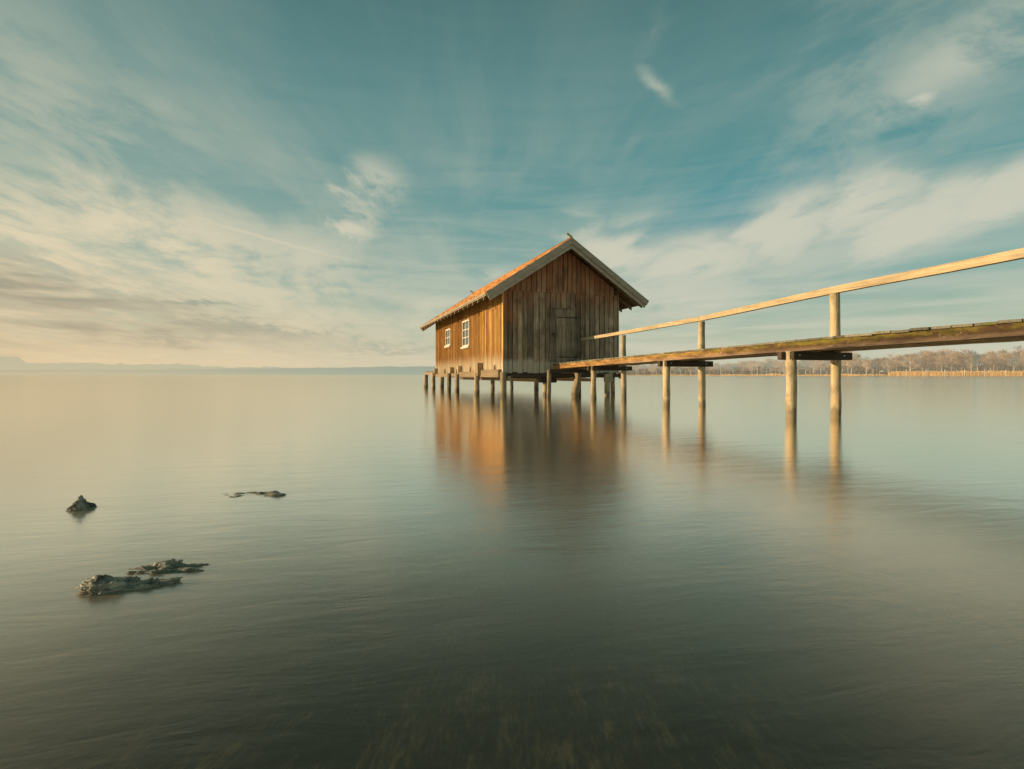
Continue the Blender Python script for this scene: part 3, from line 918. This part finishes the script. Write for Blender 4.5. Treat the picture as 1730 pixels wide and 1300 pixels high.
# ------------------------------------------------------------------ far shores
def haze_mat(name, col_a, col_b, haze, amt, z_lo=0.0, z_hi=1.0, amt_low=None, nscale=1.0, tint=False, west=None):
    """surface with distance haze painted in as a glow over its own colour"""
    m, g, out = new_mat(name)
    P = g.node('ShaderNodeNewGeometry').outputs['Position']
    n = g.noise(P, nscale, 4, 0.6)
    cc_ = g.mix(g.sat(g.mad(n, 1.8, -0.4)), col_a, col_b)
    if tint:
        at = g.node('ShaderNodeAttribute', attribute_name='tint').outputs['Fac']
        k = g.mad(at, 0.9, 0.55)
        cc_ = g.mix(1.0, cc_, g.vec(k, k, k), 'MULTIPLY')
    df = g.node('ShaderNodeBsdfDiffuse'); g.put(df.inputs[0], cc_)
    em = g.node('ShaderNodeEmission')  # glow stands in for the bright air in front of the surface
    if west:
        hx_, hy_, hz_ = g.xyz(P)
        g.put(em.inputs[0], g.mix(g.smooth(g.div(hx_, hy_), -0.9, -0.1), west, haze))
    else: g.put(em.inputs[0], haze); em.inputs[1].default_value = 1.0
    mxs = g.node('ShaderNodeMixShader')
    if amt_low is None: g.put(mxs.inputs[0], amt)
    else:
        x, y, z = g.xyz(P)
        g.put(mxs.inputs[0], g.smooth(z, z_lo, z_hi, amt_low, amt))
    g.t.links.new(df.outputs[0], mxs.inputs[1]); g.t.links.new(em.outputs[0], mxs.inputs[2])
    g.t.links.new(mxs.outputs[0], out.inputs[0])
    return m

def ridge(name, prof, Y, depth, mat, seed, rough, step=4):
    """mountain or hill range: silhouette points (photo px, px height above horizon) at depth Y"""
    b = MB()
    pts = []
    px = prof[0][0]
    while px <= prof[-1][0]:
        for (a, ha), (c_, hc) in zip(prof, prof[1:]):
            if a <= px <= c_:
                h = ha + (hc - ha) * (px - a) / (c_ - a); break
        h += mn.fractal(Vector((px * .03, seed, 0)), .8, 2.1, 5) * rough
        pts.append(((px - 865) / 880 * Y, max(h, 0.4) * Y / 880 + CAM_H))
        px += step
    rows_ = []
    for k in range(7):
        u = k / 6
        row = []
        for i, (x_, z_) in enumerate(pts):
            nz = 1 + 0.12 * mn.noise(Vector((i * .35, k * .9, seed)))
            row.append(b.bm.verts.new((x_ * (1 + u * depth / Y), Y + depth * u * 1.0, -2 + (z_ + 2) * math.sin(min(u, 1) * math.pi / 2) ** .8 * (nz if 0 < k < 6 else 1) * (1 + u * depth / Y * .9))))
        rows_.append(row)
    for A, B in zip(rows_, rows_[1:]):
        for i in range(len(A) - 1):
            f_ = b.bm.faces.new((A[i], A[i + 1], B[i + 1], B[i])); f_[b.tl] = .5; f_.smooth = True
    o = b.build(name, mat)
    tag(o, kind='structure')
    return o
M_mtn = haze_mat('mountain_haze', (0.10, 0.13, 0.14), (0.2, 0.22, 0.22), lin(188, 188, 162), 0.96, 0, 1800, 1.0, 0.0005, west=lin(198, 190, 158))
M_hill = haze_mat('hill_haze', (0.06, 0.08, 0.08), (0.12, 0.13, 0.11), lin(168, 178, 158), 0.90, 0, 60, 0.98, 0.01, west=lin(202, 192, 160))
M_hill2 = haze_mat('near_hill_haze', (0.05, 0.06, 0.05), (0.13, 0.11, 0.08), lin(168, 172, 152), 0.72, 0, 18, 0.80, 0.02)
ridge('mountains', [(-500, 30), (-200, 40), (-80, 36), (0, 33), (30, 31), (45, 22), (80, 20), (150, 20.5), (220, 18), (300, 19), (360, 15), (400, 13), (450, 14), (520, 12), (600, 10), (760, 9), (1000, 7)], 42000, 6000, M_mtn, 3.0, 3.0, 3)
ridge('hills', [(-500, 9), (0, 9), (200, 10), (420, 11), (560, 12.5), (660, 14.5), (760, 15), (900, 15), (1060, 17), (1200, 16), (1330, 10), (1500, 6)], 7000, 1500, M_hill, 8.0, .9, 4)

# shoreline on the right
SHORE = [(900, 2600), (980, 1900), (1060, 1250), (1130, 930), (1220, 720), (1330, 590), (1450, 500), (1600, 450), (1750, 425), (1950, 410), (2300, 400)]
def shore_y(px):
    for (a, ya), (c_, yc) in zip(SHORE, SHORE[1:]):
        if a <= px <= c_:
            u = (px - a) / (c_ - a)
            return 1 / ((1 - u) / ya + u / yc)
    return SHORE[0][1] if px < SHORE[0][0] else SHORE[-1][1]
def sp(px, back=0.0):
    y = shore_y(px) + back
    return ((px - 865) / 880 * y, y)
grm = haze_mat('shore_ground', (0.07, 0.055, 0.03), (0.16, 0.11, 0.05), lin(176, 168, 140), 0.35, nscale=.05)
b = MB()
pxs = list(range(900, 2301, 20))
prev = None
for px in pxs:
    cur = [b.bm.verts.new((*sp(px, bk), zz)) for bk, zz in ((0, -0.5), (3, .25), (30, .8), (200, 2.5), (900, 5.0))]
    if prev:
        for i in range(4):
            f_ = b.bm.faces.new((prev[i], cur[i], cur[i + 1], prev[i + 1])); f_[b.tl] = .5
    prev = cur
tag(b.build('far_shore', grm), kind='structure')

# golden reeds
rd = haze_mat('golden_reeds', (0.50, 0.31, 0.14), (0.92, 0.64, 0.36), lin(216, 172, 114), 0.50, nscale=.25, tint=True)  # the haze glow is golden here and brightens the blades
b = MB()
rr = random.Random(11)
for i in range(24000):
    px = 1040 + (2060 - 1040) * rr.random() ** 0.8
    y = shore_y(px)
    cover = mn.noise(Vector((px * .02, 3.3, 0)))
    gapf = 1.0 if px > 1500 else 0.55 + 0.45 * max(0, cover * 2)
    if 1462 < px < 1505 and rr.random() < .75: continue
    hgt = (4.3 if px > 1500 else 2.7) * gapf * rr.uniform(.62, 1.08) + mn.noise(Vector((px * .05, 0, 1))) * .9 + mn.noise(Vector((px * .3, 4, 1))) * .7
    bk = rr.uniform(0, 14)
    x_, y_ = sp(px, bk)
    w = rr.uniform(.06, .16) * y / 420
    dx_ = rr.uniform(-.25, .25)
    sk = w * rr.uniform(-1.5, .3)
    b.poly([(x_ - w, y_ - sk, -.1), (x_ + w, y_ + sk, -.1), (x_ + dx_ + w * .4, y_ + sk * .4 + .2, hgt), (x_ + dx_ - w * .4, y_ - sk * .4 + .2, hgt * .97)], rr.random())
tag(b.build('reeds', rd), 'golden dry reeds fringing the far shore on the right', 'reeds', kind='stuff')

# bare winter trees
def twig_tree(seed, H, spread, lean=0.0, dens=1.0):
    r_ = random.Random(seed)
    tk = MB(); cr = MB()
    limbs = []
    tk.tube([(0, 0, -.5), (lean * .3, 0, H * .3), (lean * .7, 0, H * .6), (lean, 0, H * .92)], [H * .020, H * .016, H * .010, H * .003], 6, r_.random())
    for i in range(int(15)):
        u = r_.uniform(.22, .92)
        a = r_.uniform(0, 6.283)
        ln = spread * (1.15 - u) * r_.uniform(.6, 1.1) + H * .08
        p0 = Vector((lean * u, 0, H * u))
        up = r_.uniform(.5, 1.1)
        p1 = p0 + Vector((math.cos(a) * ln * .55, math.sin(a) * ln * .55, ln * .35 * up))
        p2 = p0 + Vector((math.cos(a) * ln, math.sin(a) * ln, ln * .85 * up))
        tk.tube([p0, p1, p2], [H * .007, H * .005, H * .002], 4, r_.random())
        limbs.append((p0, p1, p2))
    limbs.append((Vector((lean * .6, 0, H * .55)), Vector((lean * .8, 0, H * .8)), Vector((lean, 0, H))))
    for i in range(int(900 * dens)):
        p0, p1, p2 = r_.choice(limbs)
        u = r_.uniform(.25, 1.08)
        p = p0.lerp(p2, u) + Vector((r_.gauss(0, 1), r_.gauss(0, 1), r_.gauss(0, .8))) * H * .045
        if p.z > H * 1.03: continue
        dv = Vector((r_.gauss(0, .4), r_.gauss(0, .4), r_.uniform(.5, 1.5))).normalized() * r_.uniform(.05, .11) * H
        sv = Vector((r_.gauss(0, 1), r_.gauss(0, .4), r_.gauss(0, .3))).normalized() * H * r_.uniform(.0035, .008)
        cr.poly([p - sv, p + sv, p + dv], r_.random())
    return tk, cr
def haze_tree_mats(i, amt, hz):
    a = haze_mat('trunk_bark_%d' % i, (0.40, 0.32, 0.22), (0.85, 0.70, 0.52), hz, amt, nscale=.2, tint=True)
    b_ = haze_mat('bare_twigs_%d' % i, [(0.26, 0.165, 0.10), (0.32, 0.20, 0.12), (0.17, 0.14, 0.10)][i % 3], [(0.60, 0.40, 0.25), (0.70, 0.48, 0.30), (0.36, 0.30, 0.22)][i % 3], hz, amt, nscale=.08, tint=True)
    return a, b_
protos = []
HZ = lin(192, 178, 150)
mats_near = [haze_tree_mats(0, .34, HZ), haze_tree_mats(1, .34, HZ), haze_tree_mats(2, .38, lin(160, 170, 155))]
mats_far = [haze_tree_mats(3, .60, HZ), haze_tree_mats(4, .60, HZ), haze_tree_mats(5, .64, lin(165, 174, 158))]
mesh_bank = {}
def get_tree(kind, far, mi):
    key = (kind, far, mi)
    if key not in mesh_bank:
        tk, cr = twig_tree(100 + kind, 1.0 * 18, [5.0, 6.0, 4.0, 7.0, 5.5, 3.2][kind], [0, .6, -.5, .3, -.8, 0][kind])
        mt, mc = (mats_far if far else mats_near)[mi]
        root = empty('bare_tree', (0, 0, 0))
        tk.build('trunk', mt, root); cr.build('crown', mc, root)
        mesh_bank[key] = [root, 0]
    root, n = mesh_bank[key]
    mesh_bank[key][1] += 1
    return root if n == 0 else copy_tree(root)
rr = random.Random(21)
LAB_N = 'bare brown winter tree in the thick wood behind the tall golden reeds'
LAB_F = 'hazy bare tree on the far bank seen below and between the jetty posts'
def height_px(px):       # tree top above horizon in photo px
    tab = [(1040, 15), (1100, 17), (1150, 20), (1200, 18), (1260, 21), (1300, 24), (1340, 22), (1400, 30), (1440, 36), (1462, 24), (1500, 30), (1540, 33), (1565, 40), (1600, 37), (1625, 37), (1650, 32), (1670, 38), (1690, 35), (1710, 34), (1725, 40), (1800, 40), (2000, 40), (2100, 40)]
    for (a, ha), (c_, hc) in zip(tab, tab[1:]):
        if a <= px <= c_: return ha + (hc - ha) * (px - a) / (c_ - a)
    return 30
px = 1046.0
specials = []
while px < 1800:
    far = px < 1395
    for row in range(2):
        p = px + rr.uniform(-5, 5)
        back = (14 if row == 0 else 45) + rr.uniform(0, 18)
        x_, y_ = sp(p, back)
        Ht = 1.18 * height_px(p) * y_ / 880 * rr.uniform(.78, 1.04) * (1.02 if row else .88)
        t = get_tree(rr.randrange(6), far, rr.choice((0, 1, 1, 0, 2)))
        t.location = (x_, y_, 0.6)
        s = Ht / 18
        wd = s * (1.0 if not far else 1.5) * rr.uniform(.95, 1.3)
        t.scale = (wd, wd, s)
        t.rotation_euler.z = rr.uniform(0, 6.28)
        tag(t, LAB_F if far else LAB_N, 'tree', 'hazy trees on the far bank' if far else 'bare trees behind the reeds')
    px += 8.5 if far else 9.5
# undergrowth that reads as one mass
ug = haze_mat('undergrowth_twigs', (0.13, 0.090, 0.055), (0.42, 0.27, 0.16), lin(182, 172, 145), .30, nscale=.05, tint=True)
b = MB()
for i in range(26000):
    px = 1036 + (1860 - 1036) * rr.random()
    far = px < 1395
    x_, y_ = sp(px, rr.uniform(16, 80))
    top = height_px(px) * (.50 if not far else .62) * y_ / 880 * (1 + .35 * mn.noise(Vector((px * .05, 7, 0))))
    z_ = rr.uniform(0, 1) ** .8 * top
    w = y_ / 420 * rr.uniform(.10, .35)
    dv = Vector((rr.gauss(0, .8), 0, rr.uniform(.6, 1.8))) * y_ / 420
    b.poly([(x_ - w, y_, z_), (x_ + w, y_, z_), (x_ + dv.x, y_, z_ + dv.z)], rr.random())
tag(b.build('undergrowth', ug), 'tangled leafless undergrowth filling the foot of the far wood', 'undergrowth', kind='stuff')

# pale marker posts in front of the reeds
pm = haze_mat('pale_post', (0.5, 0.42, 0.3), (0.75, 0.66, 0.5), lin(210, 200, 170), .3)
posts = [(1218, 15, 'tall thin pale post in the water, furthest left of the row on the far shore'),
         (1279.5, 14.5, 'second tall thin pale post from the left, standing clear of the reeds'),
         (1463.5, 8.5, 'pale post at the gap in the reeds, just right of the second jetty bay'),
         (1531.5, 9.5, 'pale post where the tall golden reeds begin'),
         (1564.5, 10, 'pale post below the tallest tree, second in front of the tall reeds'),
         (1596, 9.5, 'pale post, third in front of the tall golden reeds'),
         (1630, 9.5, 'pale post, fourth in front of the tall golden reeds'),
         (1664, 9.5, 'pale post, fifth in front of the tall golden reeds'),
         (1699, 9.5, 'pale post furthest right, near the photo edge, in front of the tall reeds')]
for px, hp, lab in posts:
    y_ = shore_y(px) - 12
    x_ = (px - 865) / 880 * y_
    h = hp * y_ / 880 + CAM_H
    m = MB(); r_ = .45 * y_ / 430 * .75
    m.tube([(0, 0, -1), (0, 0, h * .6), (0, 0, h)], [r_ * .8, r_ * .75, r_ * .7], 8, .5)
    o = m.build('marker_post', pm, loc=(x_, y_, 0))
    tag(o, lab, 'post', 'pale posts along the reed edge')

# white house among the trees
hx, hy = sp(1493, 30)
hs = empty('white_house', (hx, hy, 4.0), R(20)); hs.scale = (.75, .75, .75)
tag(hs, 'small white house with grey roof half hidden among the bare trees on the far shore', 'house')
hw = haze_mat('white_wall', (0.62, 0.58, 0.5), (0.8, 0.76, 0.68), lin(215, 205, 180), .3)
hr = haze_mat('grey_roof', (0.16, 0.15, 0.14), (0.26, 0.24, 0.22), HZ, .4)
hg = haze_mat('dark_window', (0.05, 0.05, 0.05), (0.08, 0.08, 0.08), HZ, .4)
m = MB(); m.box(-3, 3, -2.5, 2.5, 0, 4.6)
m.poly([(-3, -2.5, 4.6), (3, -2.5, 4.6), (0, -2.5, 6.8)]); m.poly([(-3, 2.5, 4.6), (3, 2.5, 4.6), (0, 2.5, 6.8)])
m.build('wall', hw, hs)
m = MB()
m.hexa([(-3.5, -3, 4.25), (0, -3, 6.82), (0, 3, 6.82), (-3.5, 3, 4.25), (-3.5, -3, 4.5), (0, -3, 7.1), (0, 3, 7.1), (-3.5, 3, 4.5)])
m.hexa([(3.5, -3, 4.25), (0.002, -3, 6.82), (0.002, 3, 6.82), (3.5, 3, 4.25), (3.5, -3, 4.5), (0.002, -3, 7.1), (0.002, 3, 7.1), (3.5, 3, 4.5)])
m.build('roof', hr, hs)
for wx_ in (-1.6, 1.3):
    for wz in (1.1, 3.0):
        m = MB(); m.box(wx_ - .45, wx_ + .45, -2.56, -2.503, wz, wz + 1.1); m.build('window', hg, hs)

scene.cycles.max_bounces = 5
scene.cycles.diffuse_bounces = 2
scene.cycles.transparent_max_bounces = 8
